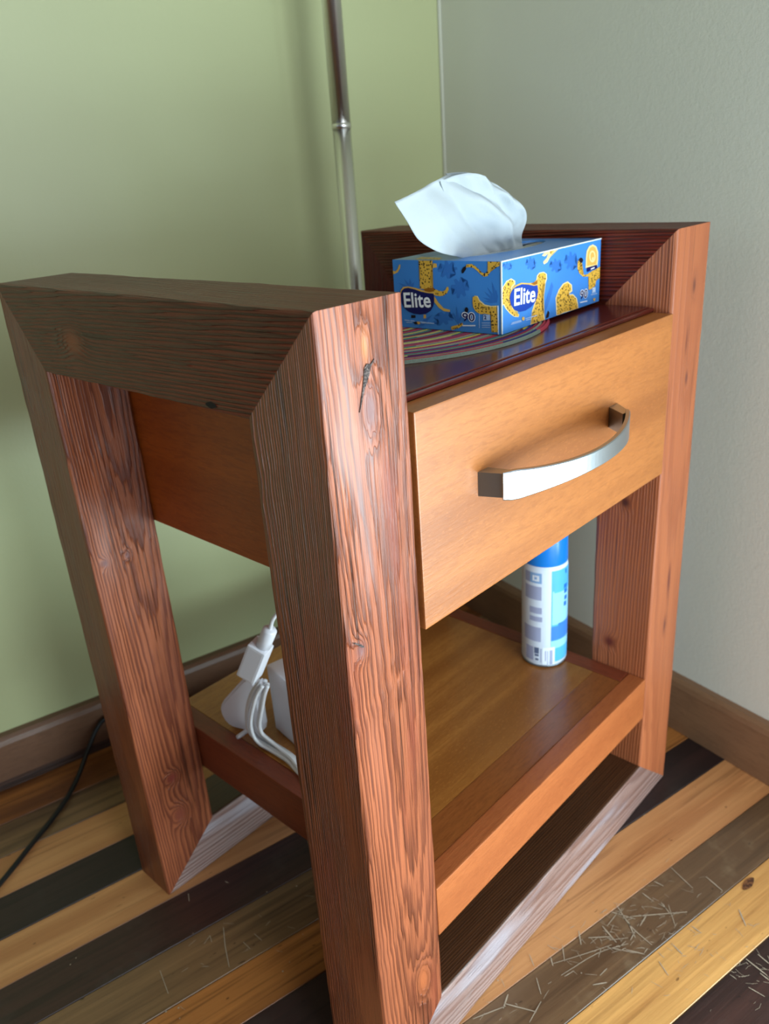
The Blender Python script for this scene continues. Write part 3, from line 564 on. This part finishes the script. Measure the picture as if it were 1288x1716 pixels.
FRONT_ART=[
('leaf','9355,3969 8829,3954 9214,3702 9038,3607 8548,3801 8539,3525 8251,3544 8085,3830 7697,3692 7468,3811 7714,4021 7180,4098 7140,4246 7647,4262 7278,4506 7448,4600 7923,4414 7933,4685 8217,4670 8383,4388 8775,4529 9010,4411 8759,4198 9311,4121'),
('leaf','12113,4001 11524,3961 11964,3624 11770,3485 11214,3737 11213,3352 10889,3368 10695,3759 10264,3553 10004,3710 10273,4011 9675,4098 9626,4302 10192,4344 9773,4668 9959,4805 10495,4565 10498,4942 10816,4932 11010,4547 11444,4757 11711,4603 11438,4297 12059,4211'),
('leaf','5093,4662 4703,4638 4983,4421 4852,4332 4492,4495 4480,4248 4266,4259 4148,4511 3856,4379 3687,4481 3875,4674 3478,4732 3450,4865 3829,4889 3558,5101 3686,5189 4037,5031 4049,5275 4261,5267 4379,5018 4672,5151 4845,5050 4655,4855 5063,4797'),
('leaf','1569,4914 1236,4913 1472,4774 1358,4725 1054,4834 1040,4687 858,4700 761,4855 510,4786 367,4852 529,4962 191,5010 169,5090 493,5092 264,5228 375,5277 673,5171 687,5317 867,5305 965,5151 1218,5221 1363,5155 1199,5044 1546,4996'),
('leaf','7581,2904 7866,2529 7473,1782 6876,931 6276,354 6332,1020 6921,2000'),
('cream','138,3547 670,3931 1345,4035 1893,3792 1939,3555 1528,3408 1286,3163 1161,2745 1214,2234 1510,1807 1994,1440 2535,1110 2385,942 1746,1077 1107,1441 483,1943 230,2265 64,2168 37,3162'),
('fur','254,3530 727,3849 1320,3952 1772,3765 1795,3600 1409,3456 1179,3179 1066,2759 1118,2249 1413,1810 1896,1411 2424,1116 2324,1010 1771,1137 1168,1482 578,1971 325,2313 88,2226 60,3128'),
('cream','5106,3443 5194,3722 5556,3899 6239,3887 6750,3643 6786,3245 6564,2947 6205,2853 6035,2694 5978,2076 6056,1399 6131,918 6439,327 6527,-15 5477,-88 4200,12 4445,268 4625,637 4440,1065 4826,1595 5184,2262 5229,2908'),
('fur','5236,3426 5324,3672 5622,3826 6214,3812 6617,3629 6624,3300 6429,3012 6097,2915 5901,2746 5845,2096 5922,1421 5997,940 6276,354 6390,29 5476,-47 4356,38 4576,246 4756,614 4570,1043 4956,1574 5315,2242 5334,2893'),
('black','6659,221 7018,691 7257,460 7127,141 6717,75'),
('cream','8428,56 8334,831 8243,1528 8744,2098 9482,2502 10270,2576 11019,2181 11118,1645 10532,1579 10316,1501 10538,1439 11235,1383 11978,917 12237,343 12307,-113 11279,-157 9647,45 8930,-43'),
('fur','8569,102 8476,808 8383,1507 8859,2034 9556,2410 10274,2479 10843,2158 10921,1744 10454,1688 10095,1555 10467,1381 11209,1303 11828,891 12068,370 12151,-59 11277,-107 9644,130 8927,41'),
('cream','5928,5166 6318,5344 6579,5494 6977,5507 8742,5500 8129,5300 7589,5167 7193,4857 6798,4548 6269,4452 6133,4662 6724,4913 6917,5212 6390,5048'),
('fur','7179,5407 8057,5438 7655,5224 7389,5093 7184,5213'),
('fur','12306,4227 11955,3969 11954,3390 12309,2959 13053,2557 14147,2478 14073,2670 13146,2721 12631,3019 12341,3365 12340,3886 12652,4097'),
('black','12928,3971 12885,3865 12756,3800 12575,3793 12391,3845 12254,3942 12200,4059 12242,4163 12370,4228 12550,4236 12734,4185 12872,4088'),
('fur','13944,2724 14641,2845 15590,2937 16163,3043 16179,2029 15507,1904 15380,1451 14747,1340 14118,1273 14135,2201'),
('cream','13415,3250 13437,4118 13554,4692 13994,5022 14640,5091 15319,4844 15707,4344 15757,3701 15639,3145'),
('gold','13637,3397 13654,4092 13777,4563 14159,4866 14651,4937 15168,4741 15487,4299 15530,3728 15434,3313'),
('cream','15238,4010 15220,3855 15144,3723 15018,3625 14854,3573 14669,3571 14482,3618 14310,3711 14170,3840 14076,3991 14036,4151 14055,4304 14130,4435 14254,4531 14415,4584 14598,4588 14785,4543 14958,4452 15100,4324 15197,4172'),
('gold','15015,4036 15004,3925 14957,3828 14879,3756 14776,3717 14659,3713 14541,3745 14431,3810 14342,3901 14282,4010 14255,4125 14266,4236 14313,4332 14390,4403 14492,4443 14608,4448 14726,4417 14836,4352 14926,4261 14988,4153'),
('cream','14562,3984 14906,4014 14868,3666 14555,3634'),
('navy','13599,3261 15533,3273 15620,2969 13701,2883'),
('white','14388,3090 15097,3128 15103,3035 14395,2998'),
('gold','1671,3325 2096,3452 2768,3513 3891,3324 4656,3261 5106,3411 5328,3348 5332,2991 4723,2981 3892,3151 2891,3319 2033,3241'),
('brown','4209,3247 4720,3271 5237,3361 5240,3088 4722,3058'),
('blue','1186,2866 1550,3174 2095,3345 2891,3389 3892,3215 4658,3009 5241,2991 5350,2630 5264,2184 4929,1711 4283,1420 3389,1272 2512,1321 1775,1604 1296,2032 1122,2500'),
('white','12534,496 13889,427 13895,339 12539,409'),
('pale','14743,1398 15418,1373 15453,894 14777,908'),
('pale','14542,848 15752,798 15758,724 14547,775'),
('gold','14971,418 15457,395 15393,169 15150,171'),
('pale','1339,698 2758,665 2758,606 1339,640'),
('pale','3389,677 5203,635 5203,575 3389,618'),
('pale','1217,610 2821,571 2821,512 1216,553'),
('pale','3453,541 4288,521 4288,461 3453,482'),
('gold','3275,671 3216,570 3073,549 2930,620 2871,741 2931,841 3073,863 3216,792')]

def text_faces(bm, s, x, z, width, height, mat, off, bold=0.0, rot=0.0, place=None):
    cu = bpy.data.curves.new('txt', 'FONT'); cu.body = s; cu.size = 1.0; cu.offset = bold; cu.resolution_u = 3
    to = bpy.data.objects.new('txt', cu); C.objects.link(to); bpy.context.view_layer.update()
    me = bpy.data.meshes.new_from_object(to); xs = [v.co.x for v in me.vertices]; ys = [v.co.y for v in me.vertices]
    x0, x1, y0, y1 = min(xs), max(xs), min(ys), max(ys); vs = []
    for v in me.vertices:
        px, pz = (v.co.x-x0)/(x1-x0)*width, (v.co.y-y0)/(y1-y0)*height
        c, s_ = math.cos(rot), math.sin(rot); vs.append(bm.verts.new(place(x+px*c-pz*s_, z+px*s_+pz*c, off)))
    for p in me.polygons:
        try: f = bm.faces.new([vs[i] for i in p.vertices]); f.material_index = mat
        except ValueError: pass
    C.objects.unlink(to); bpy.data.objects.remove(to); bpy.data.meshes.remove(me); bpy.data.curves.remove(cu)
def print_face(name, art, place, lim, texts):
    bm = bmesh.new()
    for i, (mt, co) in enumerate(art):
        pts = [tuple(int(q)*1e-5 for q in p.split(',')) for p in co.split()]
        pts = [(min(max(x, 0.0002), lim), min(max(z, 0.0002), BH-0.0002)) for x, z in pts]
        off = 0.00008+0.000012*i; cl = []
        for p in pts:
            if not cl or (abs(p[0]-cl[-1][0])+abs(p[1]-cl[-1][1])) > 1e-5: cl.append(p)
        f = bm.faces.new([bm.verts.new(place(x, z, off)) for x, z in cl]); f.material_index = PK.index(mt)
    for s, x, z, wd, hg, mt, rot, bold, k in texts: text_faces(bm, s, x, z, wd, hg, PK.index(mt), 0.00008+0.000012*(len(art)+k), bold, rot, place)
    bmesh.ops.triangulate(bm, faces=bm.faces[:], ngon_method='EAR_CLIP')
    me_o = mesh_obj(name, bm, [PM[k] for k in PK], bx); return me_o
tag(print_face('side_print', LEFT_ART, lambda x, z, o: (-o, BW-x, z), BW-0.0002,
    [('Elite', 0.0106, 0.0162, 0.0278, 0.0122, 'white', 0.045, 0.018, 1), ('90', 0.0685, 0.0077, 0.0130, 0.0080, 'white', 0.04, 0.06, 1), ('90', 0.0691, 0.0083, 0.0118, 0.0068, 'navy', 0.04, 0.015, 2), ('2', 0.0895, 0.0111, 0.0022, 0.0030, 'navy', 0.0, 0.03, 2)]), 'printed short side with logo and cheetahs')
tag(print_face('front_print', FRONT_ART, lambda x, z, o: (x, -o, z), BL-0.0002,
    [('Elite', 0.0170, 0.0189, 0.0318, 0.0130, 'white', -0.05, 0.018, 1), ('90', 0.1246, 0.0065, 0.0146, 0.0088, 'white', -0.03, 0.06, 1), ('90', 0.1253, 0.0071, 0.0132, 0.0076, 'navy', -0.03, 0.015, 2), ('2', 0.1498, 0.0104, 0.0022, 0.0030, 'white', 0.0, 0.03, 2)]), 'printed long side with logo and cheetahs')
bm = bmesh.new()   # gold and dark printing seen at a low angle on the lid
for mt, P in (('gold', [(0.118, 0.076), (0.150, 0.080), (0.160, 0.100), (0.130, 0.104)]), ('leaf', [(0.02, 0.082), (0.06, 0.080), (0.07, 0.1), (0.03, 0.103)]), ('fur', [(0.004, 0.060), (0.016, 0.066), (0.020, 0.090), (0.004, 0.085)]), ('leaf', [(0.152, 0.01), (0.163, 0.012), (0.16, 0.04), (0.153, 0.035)])):
    f = bm.faces.new([bm.verts.new((x, y, BH+0.0001)) for x, y in P]); f.material_index = PK.index(mt)
tag(mesh_obj('lid_print', bm, [PM[k] for k in PK], bx), kind='stuff')

# the tissue pulled up through the slot
ts = empty('tissue', room(0.2453, 0.0604, BZ-0.0010), TH+0.0462)
tag(ts, 'thin white tissue standing up out of the slot of the blue box', 'tissue')
def curve_pts(P, n):
    S = spline([Vector((x, 0, z)) for x, z in P], 12); L = [0]
    for p, q in zip(S, S[1:]): L.append(L[-1]+(q-p).length)
    out = []
    for i in range(n+1):
        d_ = L[-1]*i/n; k = max(j for j in range(len(L)) if L[j] <= d_+1e-12); k = min(k, len(S)-2)
        f = (d_-L[k])/max(L[k+1]-L[k], 1e-9); q = S[k].lerp(S[k+1], f); out.append((q.x, q.z))
    return out
def sheet(Lp, Tp, Rp, Bp, ybase, fold, nu=56, nv=44):
    L_, T_, R_, B_ = curve_pts(Lp, nv), curve_pts(Tp, nu), curve_pts(Rp, nv), curve_pts(Bp, nu)
    bm = bmesh.new(); G = []
    for j in range(nv+1):
        v = j/nv; row = []
        for i in range(nu+1):
            u = i/nu
            co = [(1-v)*B_[i][k]+v*T_[i][k]+(1-u)*L_[j][k]+u*R_[j][k]-((1-u)*(1-v)*B_[0][k]+u*(1-v)*B_[-1][k]+(1-u)*v*T_[0][k]+u*v*T_[-1][k]) for k in (0, 1)]
            row.append(bm.verts.new((co[0], ybase+fold(u, v), co[1])))
        G.append(row)
    for A, B in zip(G, G[1:]):
        for i in range(nu): bm.faces.new((A[i], A[i+1], B[i+1], B[i]))
    return bm
def ridge(x, c, w_): return max(0, 1-abs(x-c)/w_)
def fold1(u, v):
    k = v**0.7
    y = -0.010*math.sin(math.pi*min(1, v*1.05))*(0.4+0.6*u) + 0.016*ridge(u-0.12*v, 0.40, 0.22)*k*(1.25-v) - 0.014*ridge(u+0.18*v, 0.80, 0.17)*k*(1.2-v) + 0.012*ridge(u+0.30*v, 0.98, 0.15)*k
    y += 0.0018*noise.noise(Vector((u*5, v*3.5, 1.3))) + 0.0062*noise.noise(Vector((u*12, v*5, 4.0)))*max(0, u-0.3)
    return y + 0.010*max(0, v-0.75)*(1+u)
def fold2(u, v): return 0.006*math.sin(5*u+v)*v - 0.006*v + 0.0025*noise.noise(Vector((u*6, v*4, 8)))
m = M('tissue_paper', 0.9, 0, 0.2); n = m.noise(m.obj(), 900, 2.0); n2 = m.noise(m.obj(), 60, 3.0, .6); m.col(lin(196, 204, 208)); m.bump(n*0.3+n2, 0.0006)
tr = m.n('ShaderNodeBsdfTranslucent'); tr.inputs[0].default_value = (0.86, 0.9, 0.92, 1); mx = m.n('ShaderNodeMixShader'); mx.inputs[0].default_value = 0.25
m.nt.links.new(m.b.outputs[0], mx.inputs[1]); m.nt.links.new(tr.outputs[0], mx.inputs[2]); m.nt.links.new(mx.outputs[0], m.nt.nodes['Material Output'].inputs[0]); tmat = m.mat
bm = sheet([(0.036, 0.0500), (0.012, 0.0566), (-0.016, 0.0636), (-0.0375, 0.0745), (-0.0475, 0.0880), (-0.0570, 0.1025)],
           [(-0.0570, 0.1025), (-0.028, 0.1083), (0.005, 0.1150), (0.030, 0.1183), (0.047, 0.1160), (0.0615, 0.1122)],
           [(0.119, 0.0490), (0.111, 0.0560), (0.1010, 0.0645), (0.1046, 0.0770), (0.0940, 0.0890), (0.0836, 0.0975), (0.0615, 0.1122)],
           [(0.036, 0.0500), (0.06, 0.0500), (0.09, 0.0500), (0.119, 0.0490)], 0.0500, fold1)
s1 = mesh_obj('front_ply', bm, tmat, ts, True); md = s1.modifiers.new('thick', 'SOLIDIFY'); md.thickness = 0.0003
bm = sheet([(0.040, 0.050), (0.030, 0.075), (0.012, 0.095), (0.002, 0.1125)], [(0.002, 0.1125), (0.030, 0.1172), (0.0585, 0.1105)],
           [(0.121, 0.0490), (0.112, 0.0590), (0.098, 0.0780), (0.078, 0.0955), (0.0585, 0.1105)], [(0.040, 0.050), (0.08, 0.050), (0.121, 0.0490)], 0.0560, fold2, 30, 24)
s2 = mesh_obj('rear_ply', bm, tmat, ts, True); md = s2.modifiers.new('thick', 'SOLIDIFY'); md.thickness = 0.0003

# spray can on the shelf
cn = empty('spray_can', room(0.3872, 0.1088, zs), TH); tag(cn, 'white and light blue spray can with a blue cap on the lower shelf', 'spray can')
CR = 0.0243
mcan = plain('can_white', lin(214, 226, 240), 0.28)
mesh_obj('body', lathe_bm([(0.0205, 0.0), (0.0228, 0.0012), (CR, 0.004), (CR, 0.116), (0.0236, 0.1205), (0.0205, 0.124)], 64), mcan, cn, True)
mesh_obj('cap', lathe_bm([(0.0236, 0.1215), (0.0238, 0.1225), (0.0234, 0.150), (0.0205, 0.160), (0.012, 0.1645), (0.0, 0.165)], 64), plain('cap_blue', lin(14, 122, 214), 0.25), cn, True)
mesh_obj('rim', lathe_bm([(0.0200, -0.0), (0.0236, 0.0004), (0.0240, 0.0022), (0.0226, 0.0030)], 64), plain('can_rim', lin(120, 132, 140), 0.3, 0.6), cn, True)
LM = [plain('label_sky', lin(86, 180, 236), .3), plain('label_pale_sky', lin(150, 212, 242), .3), plain('label_sea', lin(64, 130, 222), .3), plain('label_lilac', lin(158, 166, 196), .35), plain('label_iconblue', lin(132, 170, 214), .35), plain('label_white', lin(226, 234, 244), .35), plain('label_grey', lin(84, 98, 128), .4), plain('label_word', lin(30, 110, 196), .35)]
view_az = math.degrees(math.atan2(-0.303-0.1088, -0.2693-0.3872))
def lab(bm, s0, s1, z0, z1, mi, off):
    q0, q1 = (view_az+math.degrees(math.asin(max(-1, min(1, s)))) if abs(s) <= 1 else view_az+90+(s-1)*57 for s in (s0, s1)); n = max(2, int(abs(q1-q0)/6)); prev = None
    for k in range(n+1):
        q = math.radians(q0+(q1-q0)*k/n); r = CR+off; c = [bm.verts.new((r*math.cos(q), r*math.sin(q), z)) for z in (z0, z1)]
        if prev: f = bm.faces.new((prev[0], c[0], c[1], prev[1])); f.material_index = mi
        prev = c
S = lambda px: (px-360)/270.0
Z = lambda py: max(0.004, 0.1215-(py-355)*0.0001005)
bm = bmesh.new()
for x0, y0, x1, y1, mi, of in [(438, 400, 760, 1500, 0, 1), (450, 640, 760, 1040, 1, 2), (470, 560, 760, 660, 0, 3), (440, 1060, 760, 1230, 2, 3), (520, 1030, 760, 1075, 2, 4), (440, 1235, 760, 1330, 1, 3), (140, 425, 195, 545, 3, 1), (195, 425, 327, 545, 4, 2), (222, 455, 298, 520, 5, 3), (245, 472, 272, 500, 4, 4), (140, 582, 325, 742, 3, 1), (190, 830, 330, 905, 3, 1), (190, 942, 335, 1000, 3, 1), (130, 1070, 322, 1246, 3, 1), (150, 1320, 235, 1490, 3, 1), (245, 1320, 300, 1395, 6, 1), (250, 1402, 298, 1430, 6, 1), (258, 1455, 296, 1482, 6, 1), (340, 1310, 485, 1540, 5, 5), (372, 1350, 385, 1480, 3, 6), (398, 1350, 408, 1530, 3, 6), (425, 1345, 460, 1528, 3, 6), (315, 1330, 330, 1500, 3, 1), (590, 420, 604, 470, 7, 5), (578, 590, 610, 640, 7, 5), (582, 650, 612, 700, 7, 5), (580, 800, 606, 850, 7, 5), (585, 730, 610, 780, 7, 5)]:
    lab(bm, S(x0), S(x1), Z(y1), Z(y0), mi, 0.00006*of)
lb = mesh_obj('label', bm, LM, cn, True); tag(lb, 'printed label with sky, sea and small print')

# white charger things on the shelf
wp = M('white_plastic', 0.35); wp.col(lin(226, 226, 232)); wp = wp.mat
cordm = plain('white_cord', lin(220, 220, 222), 0.45)
pu = empty('white_device', room(0.1172, 0.2505, zs), TH-0.166); tag(pu, 'plain white plastic box on the shelf behind the front post', 'electronic device')
mesh_obj('case', box_bm(0, 0.052, -0.070, 0, 0.0004, 0.0755, 0.0022, 3), wp, pu)
mesh_obj('foot', box_bm(0.004, 0.048, -0.066, -0.004, -0.0002, 0.0006), plain('foot_grey', lin(120, 120, 124), .6), pu)
ad = empty('charger', room(0.093, 0.262, zs), TH+math.atan2(-0.94, 0.34)); tag(ad, 'white charger with plug and coiled cord on the lower shelf', 'charger')
bm = bmesh.new(); out = [(-0.0346, 0.020), (-0.0345, 0.0145), (-0.0318, 0.0078), (-0.0270, 0.0030), (-0.0205, 0.0006), (-0.004, 0.0006), (0.008, 0.0008), (0.012, 0.004), (0.014, 0.012), (0.014, 0.055), (0.0125, 0.062), (0.009, 0.066), (0.004, 0.0665), (-0.0005, 0.064), (-0.006, 0.0582), (-0.0285, 0.0325), (-0.0325, 0.0262)]
f = bm.faces.new([bm.verts.new((x, 0.004, z)) for x, z in out]); r = bmesh.ops.extrude_face_region(bm, geom=[f]); bmesh.ops.translate(bm, verts=[v for v in r['geom'] if isinstance(v, bmesh.types.BMVert)], vec=(0, 0.0125, 0))
ee = [e for e in bm.edges if abs(e.verts[0].co.y-e.verts[1].co.y) < 1e-6]; bmesh.ops.bevel(bm, geom=ee, offset=0.0028, segments=3, affect='EDGES')
mesh_obj('power_brick', bm, wp, ad)
bm = box_bm(-0.0095, 0.0095, -0.016, 0.002, -0.0205, 0.0205, 0.0022, 2); bmesh.ops.rotate(bm, verts=bm.verts[:], matrix=Matrix.Rotation(0.466, 3, 'Y')); bmesh.ops.translate(bm, verts=bm.verts[:], vec=(0.0258, 0, 0.0985))
mesh_obj('plug_block', bm, wp, ad)
d0 = Vector((0.45, 0, 0.89)).normalized(); b0 = Vector((0.0365, -0.0065, 0.1150))
mesh_obj('plug_sleeve', tube_bm([b0, b0+d0*0.010, b0+d0*0.0215, b0+d0*0.0235], 0.0068, 16, taper=lambda s: 0.0068 if s < .9 else 0.0052), wp, ad, True)
bm = tube_bm(spline([b0+d0*0.0225, b0+d0*0.040, Vector((0.075, 0.002, 0.168)), Vector((0.105, 0.010, 0.150)), Vector((0.121, 0.014, 0.08)), Vector((0.125, 0.0155, 0.0045))], 8), 0.0019, 8)
mesh_obj('cord', bm, cordm, ad, True)
bm = bmesh.new()
for k, (dx, dy, zo) in enumerate(((0.0, -0.0065, 0.0), (0.0028, -0.0105, 0.0015), (0.0062, -0.0062, 0.003), (0.0095, -0.0145, 0.0005), (0.0150, -0.0100, 0.006), (0.0185, -0.0130, 0.010))):
    P = [(0.030+dx*.5, dy+.001, 0.0765), (0.0200+dx*.8, dy, 0.066), (0.0110+dx, dy, 0.049), (0.0056+dx, dy, 0.030), (0.0062+dx, dy, 0.0150+zo*.5), (0.0130+dx*.9, dy, 0.0070+zo*.8), (0.0240+dx*.8, dy-.001, 0.0040+zo*.6), (0.0400+dx*.5, dy-.005, 0.0036+zo*.4), (0.0560+dx*.3, dy-.011, 0.0042+zo*.3), (0.0750, dy-.021, 0.0042+zo*.3), (0.0930, dy-.031, 0.0042+zo*.2)]
    tube_bm(spline(P, 5), 0.0019, 8, bm)
mesh_obj('cord_coil', bm, cordm, ad, True)
bm = tube_bm([(0.0070, -0.0035, 0.0150), (-0.0050, -0.0075, 0.0052), (-0.0080, -0.0085, 0.0030)], 0.0023, 10)
tag(mesh_obj('plug_pin', bm, wp, ad, True), 'white plug pin')

# floor lamp behind the table
lp = empty('floor_lamp', room(0.4557, 0.430, 0)); tag(lp, 'brushed steel floor lamp pole standing behind the bedside table', 'floor lamp')
pole_m = M('lamp_steel', 0.27, 1.0); xs = pole_m.xyz(pole_m.obj()); nn = pole_m.noise(pole_m.comb(xs[0]*300, xs[1]*300, xs[2]*4), 1, 2); pole_m.col(lin(236, 234, 230)); pole_m.bump(nn, 0.00004); pole_m = pole_m.mat
mesh_obj('lower_pole', lathe_bm([(0.0107, 0.016), (0.0107, 0.7275)], 32), pole_m, lp, True)
mesh_obj('joint', lathe_bm([(0.0102, 0.7277), (0.0114, 0.7280), (0.0115, 0.7335), (0.0102, 0.7338)], 32), pole_m, lp, True)
mesh_obj('upper_pole', lathe_bm([(0.0110, 0.7340), (0.0110, 1.62)], 32), pole_m, lp, True)
mesh_obj('base', lathe_bm([(0.052, 0.0006), (0.054, 0.004), (0.050, 0.011), (0.018, 0.0158), (0.0, 0.016)], 40), pole_m, lp, True)
sb = mesh_obj('lamp_shade', lathe_bm([(0.012, 1.621), (0.035, 1.625), (0.055, 1.655), (0.060, 1.69), (0.058, 1.69), (0.052, 1.657), (0.033, 1.629), (0.0, 1.627)], 40), plain('shade_white', lin(226, 222, 208), .5), lp, True)
# black cable on the floor
cb = mesh_obj('power_cable', tube_bm(spline([(-0.42, 0.26, 0.0036), (-0.32, 0.345, 0.0036), (-0.2152, 0.4336, 0.0036), (-0.177, 0.469, 0.0036), (-0.1342, 0.5095, 0.0036), (-0.105, 0.545, 0.006), (-0.080, 0.572, 0.022), (-0.060, 0.5835, 0.042), (-0.040, 0.5845, 0.050), (0.02, 0.5845, 0.045), (0.10, 0.575, 0.010), (0.22, 0.56, 0.0036), (0.285, 0.535, 0.0036)], 8), 0.0029, 10), plain('black_rubber', lin(14, 14, 16), 0.45), None, True)
tag(cb, 'thin black cable hanging down and crossing the wooden floor at left', 'cable')
